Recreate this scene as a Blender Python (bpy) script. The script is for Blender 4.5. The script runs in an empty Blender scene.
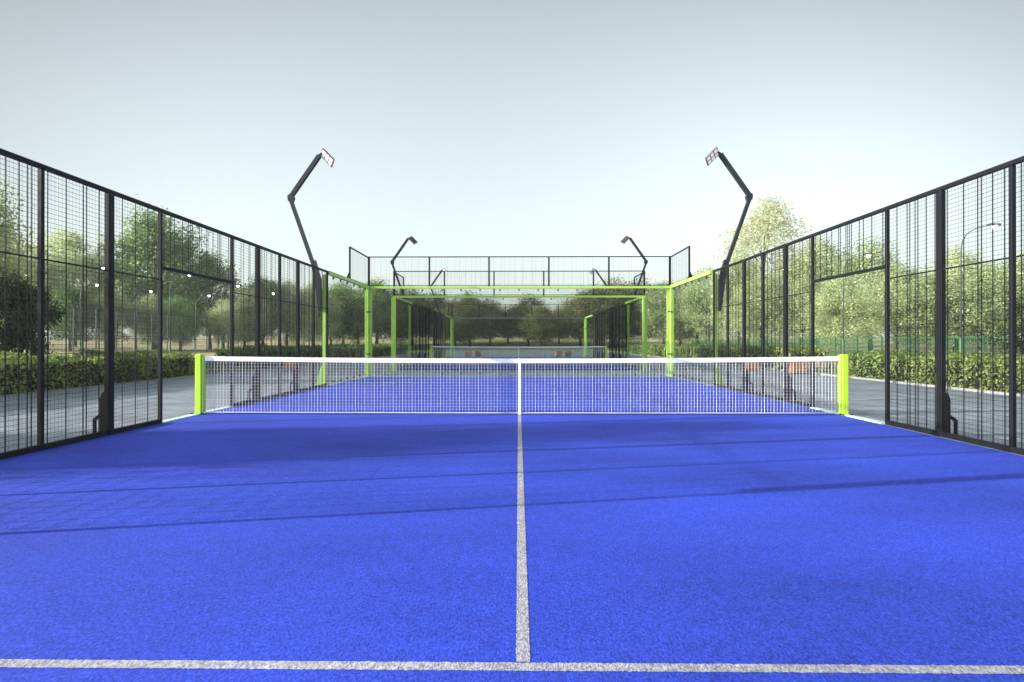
import bpy, math, random
import numpy as np
from mathutils import Vector, Matrix

random.seed(7)
S = bpy.context.scene
C = S.collection
PI = math.pi
R = math.radians

# ------------------------------------------------------------------ render
S.render.engine = 'CYCLES'
S.view_settings.view_transform = 'Standard'
S.view_settings.look = 'None'
S.view_settings.gamma = 1.0
S.view_settings.exposure = 1.18
S.view_settings.use_curve_mapping = False
S.cycles.use_denoising = True
S.cycles.denoising_prefilter = 'ACCURATE'
S.cycles.max_bounces = 10
S.cycles.diffuse_bounces = 3
S.cycles.glossy_bounces = 4
S.cycles.transmission_bounces = 6
S.cycles.transparent_max_bounces = 48
S.cycles.volume_bounces = 0
S.cycles.caustics_reflective = False
S.cycles.caustics_refractive = False

# ------------------------------------------------------------------ helpers
def link(o):
    C.objects.link(o)
    return o

def tag(o, label=None, cat=None, group=None, kind=None):
    if label: o['label'] = label
    if cat: o['category'] = cat
    if group: o['group'] = group
    if kind: o['kind'] = kind
    return o

def thing(name, label, cat, loc=(0, 0, 0), rz=0.0, group=None):
    o = bpy.data.objects.new(name, None)
    o.empty_display_size = 0.3
    link(o)
    o.location = loc
    o.rotation_euler = (0, 0, rz)
    return tag(o, label, cat, group)

class MB:
    """collects shapes given in world coordinates and links them as ONE mesh"""
    def __init__(self):
        self.v = []; self.f = []; self.m = []
    def add(self, verts, faces, mi=0):
        n = len(self.v)
        self.v += [tuple(p) for p in verts]
        self.f += [tuple(i + n for i in f) for f in faces]
        self.m += [mi] * len(faces)
    def box(self, x0, x1, y0, y1, z0, z1, mi=0, bevel=0.0):
        if bevel:
            b = bevel
            prof = [(x0 + b, y0), (x1 - b, y0), (x1, y0 + b), (x1, y1 - b), (x1 - b, y1), (x0 + b, y1), (x0, y1 - b), (x0, y0 + b)]
            cx, cy = (x0 + x1) / 2, (y0 + y1) / 2
            kx, ky = (x1 - x0 - 2 * b) / (x1 - x0), (y1 - y0 - 2 * b) / (y1 - y0)
            top = [(cx + (x - cx) * kx, cy + (y - cy) * ky) for x, y in prof]
            vs = [(x, y, z0) for x, y in prof] + [(x, y, z1 - b) for x, y in prof] + [(x, y, z1) for x, y in top]
            fs = [tuple(range(7, -1, -1)), tuple(range(16, 24))]
            for i in range(8):
                j = (i + 1) % 8
                fs.append((i, j, 8 + j, 8 + i)); fs.append((8 + i, 8 + j, 16 + j, 16 + i))
            self.add(vs, fs, mi)
            return
        v = [(x0, y0, z0), (x1, y0, z0), (x1, y1, z0), (x0, y1, z0), (x0, y0, z1), (x1, y0, z1), (x1, y1, z1), (x0, y1, z1)]
        self.add(v, [(3, 2, 1, 0), (4, 5, 6, 7), (0, 1, 5, 4), (1, 2, 6, 5), (2, 3, 7, 6), (3, 0, 4, 7)], mi)
    def bar(self, p0, p1, w, h=None, up=(0, 0, 1), w1=None, h1=None, caps=True, mi=0):
        """square bar between two points; w across, h along the up direction"""
        h = w if h is None else h
        w1 = w if w1 is None else w1
        h1 = h if h1 is None else h1
        a, b = Vector(p0), Vector(p1)
        d = (b - a).normalized()
        u = Vector(up)
        if abs(d.dot(u)) > 0.99: u = Vector((0, 1, 0))
        s = d.cross(u).normalized(); t = s.cross(d).normalized()
        q = [(-1, -1), (1, -1), (1, 1), (-1, 1)]
        v = [a + s * (w / 2 * i) + t * (h / 2 * j) for i, j in q] + [b + s * (w1 / 2 * i) + t * (h1 / 2 * j) for i, j in q]
        f = [(0, 1, 5, 4), (1, 2, 6, 5), (2, 3, 7, 6), (3, 0, 4, 7)]
        if caps: f += [(3, 2, 1, 0), (4, 5, 6, 7)]
        self.add(v, f, mi)
    def tube(self, pts, rads, n=8, caps=True, mi=0):
        pts = [Vector(p) for p in pts]
        k = len(pts)
        vs = []
        for i, p in enumerate(pts):
            d = (pts[min(i + 1, k - 1)] - pts[max(i - 1, 0)]).normalized()
            u = Vector((0, 1, 0)) if abs(d.y) < 0.9 else Vector((1, 0, 0))
            s = d.cross(u).normalized(); t = s.cross(d).normalized()
            for j in range(n):
                a = 2 * PI * j / n
                vs.append(p + (s * math.cos(a) + t * math.sin(a)) * rads[i])
        fs = []
        for i in range(k - 1):
            for j in range(n):
                a, b = i * n + j, i * n + (j + 1) % n
                fs.append((a, b, b + n, a + n))
        if caps:
            fs.append(tuple(range(n - 1, -1, -1))); fs.append(tuple(range((k - 1) * n, k * n)))
        self.add(vs, fs, mi)
    def prism(self, poly, y0, y1, mi=0):
        """outline in x-z pushed from y0 to y1"""
        n = len(poly)
        v = [(x, y0, z) for x, z in poly] + [(x, y1, z) for x, z in poly]
        f = [tuple(range(n)), tuple(range(2 * n - 1, n - 1, -1))]
        for i in range(n):
            j = (i + 1) % n
            f.append((i, n + i, n + j, j))
        self.add(v, f, mi)
    def build(self, name, mats, parent=None, origin=None, smooth=False):
        if not isinstance(mats, (list, tuple)): mats = [mats]
        if origin is None:
            origin = (0, 0, 0)
            p = parent
            while p is not None and p.parent is not None: p = p.parent
            if p is not None: origin = tuple(p.location)
        ox, oy, oz = origin
        me = bpy.data.meshes.new(name)
        me.from_pydata([(x - ox, y - oy, z - oz) for x, y, z in self.v], [], self.f)
        for m in mats: me.materials.append(m)
        if len(mats) > 1: me.polygons.foreach_set('material_index', self.m)
        if smooth: me.polygons.foreach_set('use_smooth', [True] * len(self.f))
        me.update()
        o = bpy.data.objects.new(name, me)
        link(o)
        if parent is not None: o.parent = parent
        else: o.location = origin
        return o

def copy_tree(o, parent=None):
    c = o.copy(); link(c)
    if parent is not None: c.parent = parent
    for ch in list(o.children): copy_tree(ch, c)
    return c

def place(o, loc, rz, label=None, group=None):
    o.location = loc
    o.rotation_euler = (0, 0, rz)
    if label: o['label'] = label
    if group: o['group'] = group
    return o

# ------------------------------------------------------------------ materials
def mat(name):
    m = bpy.data.materials.new(name); m.use_nodes = True
    nt = m.node_tree
    return m, nt, nt.nodes['Principled BSDF'], nt.nodes['Material Output']

def N(nt, typ, **kw):
    n = nt.nodes.new(typ)
    for k, v in kw.items():
        if k in n.inputs: n.inputs[k].default_value = v
        else: setattr(n, k, v)
    return n

def paint(name, col, rough=0.4, metal=0.0, var=0.12, scale=6.0, bump=0.0, spec=0.5):
    m, nt, b, out = mat(name)
    tc = N(nt, 'ShaderNodeTexCoord')
    nz = N(nt, 'ShaderNodeTexNoise', Scale=scale, Detail=5.0, Roughness=0.6)
    nt.links.new(tc.outputs['Object'], nz.inputs['Vector'])
    rp = N(nt, 'ShaderNodeValToRGB')
    rp.color_ramp.elements[0].position = 0.3; rp.color_ramp.elements[1].position = 0.75
    rp.color_ramp.elements[0].color = tuple(c * (1 - var) for c in col) + (1,)
    rp.color_ramp.elements[1].color = tuple(min(1, c * (1 + var)) for c in col) + (1,)
    nt.links.new(nz.outputs['Fac'], rp.inputs['Fac'])
    nt.links.new(rp.outputs['Color'], b.inputs['Base Color'])
    mr = N(nt, 'ShaderNodeMapRange'); mr.inputs[3].default_value = rough - 0.07; mr.inputs[4].default_value = rough + 0.1
    nt.links.new(nz.outputs['Fac'], mr.inputs[0]); nt.links.new(mr.outputs[0], b.inputs['Roughness'])
    b.inputs['Metallic'].default_value = metal
    b.inputs['Specular IOR Level'].default_value = spec
    if bump:
        bp = N(nt, 'ShaderNodeBump', Strength=bump, Distance=0.01)
        nt.links.new(nz.outputs['Fac'], bp.inputs['Height']); nt.links.new(bp.outputs['Normal'], b.inputs['Normal'])
    return m

M = {}
M['dullrail'] = paint('dull_grey_steel', (0.10, 0.12, 0.10), 0.5)
M['black'] = paint('black_powder_coat', (0.005, 0.006, 0.008), 0.55, spec=0.2)
M['wire'] = paint('black_wire', (0.006, 0.007, 0.009), 0.55, spec=0.2)
M['mast'] = paint('dark_blue_grey_steel', (0.014, 0.019, 0.026), 0.45, spec=0.3)
M['lime'] = paint('lime_green_paint', (0.34, 0.56, 0.085), 0.35, var=0.05)
M['netlime'] = paint('yellow_lime_paint', (0.42, 0.64, 0.03), 0.4, var=0.05)
M['white'] = paint('white_net_tape', (0.88, 0.88, 0.88), 0.7, var=0.05, scale=30, bump=0.1)
M['cord'] = paint('white_cord', (0.58, 0.59, 0.62), 0.8)
M['darkfoot'] = paint('dark_bolt_steel', (0.03, 0.03, 0.035), 0.45, metal=0.6)
M['railgreen'] = paint('green_railing_paint', (0.022, 0.095, 0.035), 0.45)
M['cagewire'] = paint('grey_green_wire', (0.03, 0.045, 0.05), 0.6)
M['lampgrey'] = paint('grey_lamp_steel', (0.05, 0.06, 0.065), 0.55)
M['kerbpale'] = paint('pale_kerb_concrete', (0.46, 0.62, 0.61), 0.8, scale=12, bump=0.2)
M['kerbgrey'] = paint('grey_kerb_concrete', (0.25, 0.25, 0.25), 0.85, scale=5, bump=0.2)
M['concrete'] = paint('planter_brown_brick', (0.10, 0.075, 0.055), 0.85, var=0.3, scale=9, bump=0.4)
M['soil'] = paint('brown_soil', (0.13, 0.07, 0.045), 0.95, var=0.4, scale=14, bump=0.6)
M['headframe'] = paint('lamp_head_casing', (0.13, 0.10, 0.12), 0.5)
M['board'] = paint('backboard_white', (0.7, 0.7, 0.7), 0.5)
M['boarddark'] = paint('backboard_grey', (0.16, 0.17, 0.18), 0.5)
M['bark'] = paint('bark', (0.055, 0.045, 0.035), 0.9, var=0.4, scale=10, bump=0.6)

def emit(name, col, st):
    m, nt, b, out = mat(name)
    b.inputs['Base Color'].default_value = (0.85, 0.85, 0.85, 1)
    b.inputs['Emission Color'].default_value = col + (1,)
    b.inputs['Emission Strength'].default_value = st
    return m
M['led'] = emit('lit_led', (1.0, 0.90, 0.88), 0.16)
M['lamp'] = emit('lit_lamp', (1.0, 0.98, 0.95), 6.0)

def wood():
    m, nt, b, out = mat('orange_wood')
    tc = N(nt, 'ShaderNodeTexCoord')
    mp = N(nt, 'ShaderNodeMapping'); mp.inputs['Scale'].default_value = (2, 2, 14)
    nz = N(nt, 'ShaderNodeTexNoise', Scale=3.0, Detail=6.0, Distortion=0.6)
    nt.links.new(tc.outputs['Object'], mp.inputs['Vector']); nt.links.new(mp.outputs['Vector'], nz.inputs['Vector'])
    rp = N(nt, 'ShaderNodeValToRGB')
    rp.color_ramp.elements[0].color = (0.28, 0.105, 0.035, 1); rp.color_ramp.elements[1].color = (0.50, 0.23, 0.09, 1)
    nt.links.new(nz.outputs['Fac'], rp.inputs['Fac']); nt.links.new(rp.outputs['Color'], b.inputs['Base Color'])
    b.inputs['Roughness'].default_value = 0.6
    return m
M['wood'] = wood()

def glass():
    m = bpy.data.materials.new('clear_tempered_glass'); m.use_nodes = True
    nt = m.node_tree; nt.nodes.clear()
    out = N(nt, 'ShaderNodeOutputMaterial')
    tr = N(nt, 'ShaderNodeBsdfTransparent'); tr.inputs['Color'].default_value = (0.865, 0.885, 0.87, 1)
    gl = N(nt, 'ShaderNodeBsdfGlossy', Roughness=0.015); gl.inputs['Color'].default_value = (0.95, 1, 0.98, 1)
    fr = N(nt, 'ShaderNodeFresnel', IOR=1.3)
    mx = N(nt, 'ShaderNodeMixShader')
    fm = N(nt, 'ShaderNodeMath', operation='MULTIPLY'); fm.inputs[1].default_value = 0.16
    nt.links.new(fr.outputs[0], fm.inputs[0]); nt.links.new(fm.outputs[0], mx.inputs[0]); nt.links.new(tr.outputs[0], mx.inputs[1]); nt.links.new(gl.outputs[0], mx.inputs[2])
    nt.links.new(mx.outputs[0], out.inputs['Surface'])
    return m
M['glass'] = glass()

def turf(name, c_lo, c_hi, fib_lo, line=False):
    m, nt, b, out = mat(name)
    tc = N(nt, 'ShaderNodeTexCoord')
    def noise(sc, det, sx=1, sy=1, rough=0.6):
        mp = N(nt, 'ShaderNodeMapping'); mp.inputs['Scale'].default_value = (sx, sy, 1)
        nz = N(nt, 'ShaderNodeTexNoise', Scale=sc, Detail=det, Roughness=rough)
        nt.links.new(tc.outputs['Object'], mp.inputs['Vector']); nt.links.new(mp.outputs['Vector'], nz.inputs['Vector'])
        return nz
    fine = noise(95.0, 6.0, 1.0, 0.5, 0.85)
    fib = noise(210.0, 3.0, 1.0, 0.3, 0.8)
    big = noise(0.55, 4.0, 0.6, 1.4)
    mid = noise(24.0, 5.0, 0.9, 0.45, 0.8)
    r1 = N(nt, 'ShaderNodeValToRGB')
    r1.color_ramp.elements[0].position = 0.40; r1.color_ramp.elements[1].position = 0.62
    r1.color_ramp.elements[0].color = c_lo + (1,); r1.color_ramp.elements[1].color = c_hi + (1,)
    nt.links.new(fine.outputs['Fac'], r1.inputs['Fac'])
    r2 = N(nt, 'ShaderNodeValToRGB')
    r2.color_ramp.elements[0].position = 0.42; r2.color_ramp.elements[1].position = 0.57
    r2.color_ramp.elements[0].color = fib_lo + (1,); r2.color_ramp.elements[1].color = (1, 1, 1, 1)
    nt.links.new(fib.outputs['Fac'], r2.inputs['Fac'])
    m1 = N(nt, 'ShaderNodeMixRGB', blend_type='MULTIPLY'); m1.inputs[0].default_value = 0.9 if line else 0.7
    nt.links.new(r1.outputs[0], m1.inputs[1]); nt.links.new(r2.outputs[0], m1.inputs[2])
    ad = N(nt, 'ShaderNodeMath', operation='ADD')
    nt.links.new(big.outputs['Fac'], ad.inputs[0]); nt.links.new(mid.outputs['Fac'], ad.inputs[1])
    r3 = N(nt, 'ShaderNodeMapRange'); r3.inputs[1].default_value = 0.75; r3.inputs[2].default_value = 1.25; r3.inputs[3].default_value = 0.68; r3.inputs[4].default_value = 1.3
    nt.links.new(ad.outputs[0], r3.inputs[0])
    m2 = N(nt, 'ShaderNodeVectorMath', operation='SCALE')
    nt.links.new(m1.outputs[0], m2.inputs[0]); nt.links.new(r3.outputs[0], m2.inputs['Scale'])
    nt.links.new(m2.outputs[0], b.inputs['Base Color'])
    b.inputs['Roughness'].default_value = 0.8
    b.inputs['Specular IOR Level'].default_value = 0.25
    bp = N(nt, 'ShaderNodeBump', Strength=0.3, Distance=0.006)
    nt.links.new(fine.outputs['Fac'], bp.inputs['Height'])
    bp2 = N(nt, 'ShaderNodeBump', Strength=0.08, Distance=0.02)
    nt.links.new(mid.outputs['Fac'], bp2.inputs['Height']); nt.links.new(bp2.outputs['Normal'], bp.inputs['Normal'])
    nt.links.new(bp.outputs['Normal'], b.inputs['Normal'])
    return m
M['turf'] = turf('blue_turf', (0.010, 0.025, 0.36), (0.056, 0.118, 0.73), (0.36, 0.40, 0.56))
M['line'] = turf('white_turf_line', (0.36, 0.35, 0.39), (0.60, 0.575, 0.61), (0.24, 0.27, 0.38), True)

def pavers():
    m, nt, b, out = mat('grey_pavers')
    tc = N(nt, 'ShaderNodeTexCoord')
    br = N(nt, 'ShaderNodeTexBrick', Scale=1.0)
    br.inputs['Brick Width'].default_value = 0.4; br.inputs['Row Height'].default_value = 0.2
    br.inputs['Mortar Size'].default_value = 0.006; br.inputs['Mortar Smooth'].default_value = 0.2; br.inputs['Bias'].default_value = 0.0
    br.inputs['Color1'].default_value = (0.235, 0.265, 0.31, 1); br.inputs['Color2'].default_value = (0.16, 0.185, 0.225, 1)
    br.inputs['Mortar'].default_value = (0.07, 0.07, 0.075, 1)
    nt.links.new(tc.outputs['Object'], br.inputs['Vector'])
    nz = N(nt, 'ShaderNodeTexNoise', Scale=0.8, Detail=6.0); nt.links.new(tc.outputs['Object'], nz.inputs['Vector'])
    nf = N(nt, 'ShaderNodeTexNoise', Scale=60.0, Detail=3.0); nt.links.new(tc.outputs['Object'], nf.inputs['Vector'])
    mr = N(nt, 'ShaderNodeMapRange'); mr.inputs[1].default_value = 0.3; mr.inputs[2].default_value = 0.7; mr.inputs[3].default_value = 0.78; mr.inputs[4].default_value = 1.15
    nt.links.new(nz.outputs['Fac'], mr.inputs[0])
    mr2 = N(nt, 'ShaderNodeMapRange'); mr2.inputs[3].default_value = 0.8; mr2.inputs[4].default_value = 1.2
    nt.links.new(nf.outputs['Fac'], mr2.inputs[0])
    mm = N(nt, 'ShaderNodeMath', operation='MULTIPLY'); nt.links.new(mr.outputs[0], mm.inputs[0]); nt.links.new(mr2.outputs[0], mm.inputs[1])
    sc = N(nt, 'ShaderNodeVectorMath', operation='SCALE'); nt.links.new(br.outputs['Color'], sc.inputs[0]); nt.links.new(mm.outputs[0], sc.inputs['Scale'])
    nt.links.new(sc.outputs[0], b.inputs['Base Color'])
    b.inputs['Roughness'].default_value = 0.75
    bp = N(nt, 'ShaderNodeBump', Strength=0.4, Distance=0.01, invert=True)
    nt.links.new(br.outputs['Fac'], bp.inputs['Height']); nt.links.new(bp.outputs['Normal'], b.inputs['Normal'])
    return m
M['pavers'] = pavers()

def ground_mat(name, cols, scale):
    m, nt, b, out = mat(name)
    tc = N(nt, 'ShaderNodeTexCoord')
    n1 = N(nt, 'ShaderNodeTexNoise', Scale=scale, Detail=8.0, Roughness=0.65); nt.links.new(tc.outputs['Object'], n1.inputs['Vector'])
    n2 = N(nt, 'ShaderNodeTexNoise', Scale=scale * 30, Detail=4.0); nt.links.new(tc.outputs['Object'], n2.inputs['Vector'])
    ad = N(nt, 'ShaderNodeMath', operation='MULTIPLY_ADD'); ad.inputs[1].default_value = 0.45
    nt.links.new(n2.outputs['Fac'], ad.inputs[0]); nt.links.new(n1.outputs['Fac'], ad.inputs[2])
    rp = N(nt, 'ShaderNodeValToRGB')
    e = rp.color_ramp.elements
    e[0].position = 0.55; e[0].color = cols[0] + (1,); e[1].position = 0.9; e[1].color = cols[2] + (1,)
    k = e.new(0.72); k.color = cols[1] + (1,)
    nt.links.new(ad.outputs[0], rp.inputs['Fac']); nt.links.new(rp.outputs[0], b.inputs['Base Color'])
    b.inputs['Roughness'].default_value = 0.95
    b.inputs['Specular IOR Level'].default_value = 0.1
    bp = N(nt, 'ShaderNodeBump', Strength=0.6, Distance=0.06); nt.links.new(n2.outputs['Fac'], bp.inputs['Height']); nt.links.new(bp.outputs['Normal'], b.inputs['Normal'])
    return m
M['drygrass'] = ground_mat('dry_meadow', ((0.16, 0.17, 0.07), (0.36, 0.32, 0.18), (0.46, 0.41, 0.26)), 0.08)
M['asphalt'] = ground_mat('asphalt', ((0.055, 0.057, 0.06), (0.07, 0.072, 0.075), (0.085, 0.087, 0.09)), 0.5)

def foliage(name, c0, c1, c2, trans=0.35):
    m = bpy.data.materials.new(name); m.use_nodes = True
    nt = m.node_tree; nt.nodes.clear()
    out = N(nt, 'ShaderNodeOutputMaterial')
    geo = N(nt, 'ShaderNodeNewGeometry'); oi = N(nt, 'ShaderNodeObjectInfo')
    tc = N(nt, 'ShaderNodeTexCoord')
    nz = N(nt, 'ShaderNodeTexNoise', Scale=0.9, Detail=3.0); nt.links.new(tc.outputs['Object'], nz.inputs['Vector'])
    a = N(nt, 'ShaderNodeMath', operation='MULTIPLY_ADD'); a.inputs[1].default_value = 0.45
    nt.links.new(geo.outputs['Random Per Island'], a.inputs[0]); nt.links.new(nz.outputs['Fac'], a.inputs[2])
    a2 = N(nt, 'ShaderNodeMath', operation='MULTIPLY_ADD'); a2.inputs[1].default_value = 0.3
    nt.links.new(oi.outputs['Random'], a2.inputs[0]); nt.links.new(a.outputs[0], a2.inputs[2])
    rp = N(nt, 'ShaderNodeValToRGB')
    e = rp.color_ramp.elements
    e[0].position = 0.45; e[0].color = c0 + (1,); e[1].position = 1.15 if False else 1.0; e[1].color = c2 + (1,)
    k = e.new(0.75); k.color = c1 + (1,)
    nt.links.new(a2.outputs[0], rp.inputs['Fac'])
    d = N(nt, 'ShaderNodeBsdfDiffuse'); t = N(nt, 'ShaderNodeBsdfTranslucent')
    g = N(nt, 'ShaderNodeBsdfGlossy', Roughness=0.45); g.inputs['Color'].default_value = (0.5, 0.5, 0.5, 1)
    nt.links.new(rp.outputs[0], d.inputs['Color']); nt.links.new(rp.outputs[0], t.inputs['Color'])
    mx = N(nt, 'ShaderNodeMixShader'); mx.inputs[0].default_value = trans
    nt.links.new(d.outputs[0], mx.inputs[1]); nt.links.new(t.outputs[0], mx.inputs[2])
    m2 = N(nt, 'ShaderNodeMixShader'); m2.inputs[0].default_value = 0.05
    nt.links.new(mx.outputs[0], m2.inputs[1]); nt.links.new(g.outputs[0], m2.inputs[2])
    nt.links.new(m2.outputs[0], out.inputs['Surface'])
    return m
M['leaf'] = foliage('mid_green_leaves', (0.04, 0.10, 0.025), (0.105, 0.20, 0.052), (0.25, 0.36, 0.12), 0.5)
M['leafpale'] = foliage('pale_yellow_green_leaves', (0.14, 0.21, 0.075), (0.31, 0.395, 0.18), (0.54, 0.60, 0.34), 0.55)  # own pale green, lightened further in place of sunlight and distance haze
M['leafairy'] = foliage('pale_feathery_leaves', (0.26, 0.30, 0.14), (0.46, 0.49, 0.28), (0.62, 0.63, 0.42), 0.55)  # paler still, with the haze over the tall tree put into the colour
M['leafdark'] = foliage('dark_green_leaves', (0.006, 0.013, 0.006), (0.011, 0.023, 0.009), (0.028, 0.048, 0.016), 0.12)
M['leafolive'] = foliage('olive_green_leaves', (0.018, 0.028, 0.008), (0.05, 0.064, 0.018), (0.24, 0.24, 0.08), 0.4)  # darkened for crown shade and glass tint, with sunlit yellow flecks in the colour
M['leafhedge'] = foliage('hedge_leaves', (0.035, 0.075, 0.018), (0.10, 0.165, 0.04), (0.27, 0.34, 0.10), 0.4)
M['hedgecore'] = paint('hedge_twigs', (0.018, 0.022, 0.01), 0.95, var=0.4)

# ------------------------------------------------------------------ terrain
def smooth(t):
    t = min(1, max(0, t)); return t * t * (3 - 2 * t)
def gz(x, y):
    return 2.4 * smooth((max(abs(x) - 42, y - 82)) / 50.0)

def sheet(name, x0, x1, y0, y1, z, m, nx=1, ny=1, h=None):
    b = MB()
    vs = []
    for j in range(ny + 1):
        for i in range(nx + 1):
            x = x0 + (x1 - x0) * i / nx; y = y0 + (y1 - y0) * j / ny
            vs.append((x, y, z + (h(x, y) if h else 0)))
    fs = []
    for j in range(ny):
        for i in range(nx):
            a = j * (nx + 1) + i
            fs.append((a, a + 1, a + nx + 2, a + nx + 1))
    b.add(vs, fs)
    o = b.build(name, m)
    return tag(o, kind='structure')

sheet('ground', -420, 420, -300, 480, -0.03, M['drygrass'], 84, 78, gz)
sheet('paving', -10.55, 10.55, -26, 81, -0.005, M['pavers'])
sheet('road', -20.5, -15.5, -60, 80, -0.02, M['asphalt'])
sheet('road', 14.2, 17.6, -60, 80, -0.02, M['asphalt'])

def line(name, a, c, w=0.025):
    '''woven line sewn into the turf, its edges slightly ragged with fibres'''
    rng = random.Random(name)
    a, c = Vector((a[0], a[1], 0.0015)), Vector((c[0], c[1], 0.0015))
    L = (c - a).length; n = int(L / 0.006)
    d = (c - a) / n; s_ = Vector((-d.y, d.x, 0)).normalized()
    b = MB(); vs = []
    for i in range(n + 1):
        p = a + d * i
        vs += [p + s_ * (w + rng.gauss(0, 0.0016)), p - s_ * (w + rng.gauss(0, 0.0016))]
    b.add(vs, [(2 * i + 1, 2 * i + 3, 2 * i + 2, 2 * i) for i in range(n)])
    return tag(b.build(name, M['line']), kind='structure')
CY = [0.0, 24.0]          # centres of the two courts
for cy in CY:
    # turf slab
    b = MB(); b.box(-5.03, 5.03, cy - 10, cy + 10, -0.02, 0.0)
    tag(b.build('court_surface', M['turf'], origin=(0, cy, 0)), kind='structure')
    # pale edging kerb round the slab
    b = MB()
    for s in (-1, 1):
        x0, x1 = sorted((s * 5.033, s * 5.16))
        b.box(x0, x1, cy - 0.972, cy + 0.972, -0.02, 0.012)
    tag(b.build('court_kerb', M['kerbpale'], origin=(0, cy, 0)), kind='structure')
    for s in (-1, 1):
        line('service_line', (-5.02, cy + s * 6.95), (5.02, cy + s * 6.95))
    line('centre_line', (0, cy - 6.921), (0, cy + 6.921))
for s in (-1, 1):
    x0, x1 = sorted((s * 10.55, s * 10.68))
    b = MB(); b.box(x0, x1, -26, 81, -0.05, 0.05)
    tag(b.build('path_kerb', M['kerbgrey']), kind='structure')

# ------------------------------------------------------------------ wire mesh
def wire_mesh(b, s_axis, c, u0, u1, z0, z1, rng, step=0.05, rv=0.0007, rh=0.0016, thick=True, rt=0.0038):
    """welded mesh in the plane axis=c, running u0..u1"""
    def P(u, z, off=0.0): return (c + off, u, z) if s_axis == 'x' else (u, c + off, z)
    upv = (1, 0, 0)
    n = int(round((u1 - u0) / step))
    for i in range(1, n):
        u = u0 + (u1 - u0) * i / n
        b.bar(P(u, z0), P(u, z1), rv * 2, caps=False)
    k = int(round((z1 - z0) / step))
    for j in range(1, k):
        z = z0 + (z1 - z0) * j / k
        b.bar(P(u0, z, 0.003), P(u1, z, 0.003), rh * 2, caps=False)
    if thick:
        u = u0 + 0.06
        while u < u1 - 0.05:
            b.bar(P(u, z0, -0.004), P(u, z1, -0.004), rt * 2, caps=False)
            u += rng.choice([0.05, 0.1, 0.15, 0.15, 0.2, 0.25])

# ------------------------------------------------------------------ side fences
LB_F = {(-1, 0): 'black mesh side fence left of the near court, with an open doorway',
        (1, 0): 'black mesh side fence right of the near court, with an open doorway',
        (-1, 1): 'dark mesh side fence on the left of the second court behind the glass',
        (1, 1): 'dark mesh side fence on the right of the second court behind the glass'}
def side_fence(s):
    X = 5.10 if s > 0 else -5.06
    t = thing('side_fence', LB_F[(s, 0)], 'fence', (X, 0, 0), 0, 'mesh side fences of the courts')
    for y in (-6, -5, -4, -3, -2, -1, 1, 2, 3, 4, 5, 6):
        w, d = (0.045, 0.03) if y in (-2, 2, 4, -4) else (0.022, 0.024)
        b = MB(); b.box(X - d, X + d, y - w, y + w, 0.0, 2.97, bevel=0.004)
        if y in (-2, 2, 4, -4):     # joint groove of the doubled post
            b.box(X - s * 0.032 - 0.004, X - s * 0.032 + 0.004, y - 0.038, y - 0.006, 0.06, 2.9)
        b.build('post', M['black'], t)
    b = MB(); b.box(X - 0.025, X + 0.025, -6.03, 6.03, 2.973, 3.02); b.build('top_rail', M['black'], t)
    b = MB()
    b.box(X - 0.021, X + 0.021, -5.97, -1.025, 0.0, 0.06); b.box(X - 0.021, X + 0.021, 1.025, 5.97, 0.0, 0.06)
    b.build('bottom_rail', M['black'], t)
    b = MB(); b.box(X - 0.02, X + 0.02, -0.968, 0.968, 2.17, 2.215); b.build('lintel', M['black'], t)
    rng = random.Random(11 if s < 0 else 23)
    for y in (-6, -5, -4, -3, -2, 1, 2, 3, 4, 5):
        b = MB(); wire_mesh(b, 'x', X, y + 0.03, y + 0.97, 0.06, 2.98, rng)
        b.bar((X, y + 0.03, 2.02), (X, y + 0.97, 2.02), 0.016, caps=False)
        b.build('mesh_panel', M['wire'], t)
    b = MB(); wire_mesh(b, 'x', X, -0.97, 0.97, 2.21, 2.98, rng); b.build('mesh_panel', M['wire'], t)
    for y in (-4, -2, 2, 4):      # foot bracket standing out on the outer side
        b = MB()
        e = lambda k: X + s * k
        b.prism([(e(0.032), 0.0), (e(0.105), 0.0), (e(0.105), 0.45), (e(0.075), 0.52), (e(0.032), 0.54)], y - 0.014, y + 0.014)
        b.prism([(e(0.1051), 0.262), (e(0.1051), 0.222), (e(0.16), 0.18), (e(0.16), 0.0), (e(0.192), 0.0), (e(0.192), 0.2)], y - 0.013, y + 0.013)
        b.prism([(e(0.1051), 0.0), (e(0.1599), 0.0), (e(0.1599), 0.03), (e(0.1051), 0.03)], y - 0.012, y + 0.012)
        b.build('foot_bracket', M['black'], t)
    return t
for s in (-1, 1):
    t = side_fence(s)
    place(copy_tree(t), (5.10 if s > 0 else -5.06, CY[1], 0), 0, LB_F[(s, 1)])

# ------------------------------------------------------------------ glass walls
def clamp_proto():
    b = MB(); b.box(-0.022, 0.022, -0.02, 0.02, -0.035, 0.035, bevel=0.006)
    return b
def glass_panel(t, axis, c, u0, u1, z0, z1, cl):
    """a pane with its dark edge clamps"""
    b = MB()
    if axis == 'y': b.box(u0, u1, c - 0.006, c + 0.006, z0, z1)
    else: b.box(c - 0.006, c + 0.006, u0, u1, z0, z1)
    g = b.build('glass_panel', M['glass'], t)
    for k in (0.17, 0.5, 0.83):
        for z in (z0 + 0.055, z1 - 0.05):
            u = u0 + (u1 - u0) * k
            if cl[0] is None:
                q = clamp_proto().build('clamp', M['darkfoot'], g, origin=(0, 0, 0)); cl[0] = q
            else:
                q = cl[0].copy(); link(q); q.parent = g
            p = Vector((u, c, z)) if axis == 'y' else Vector((c, u, z))
            q.location = p - t.location
CL = [None]
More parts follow.
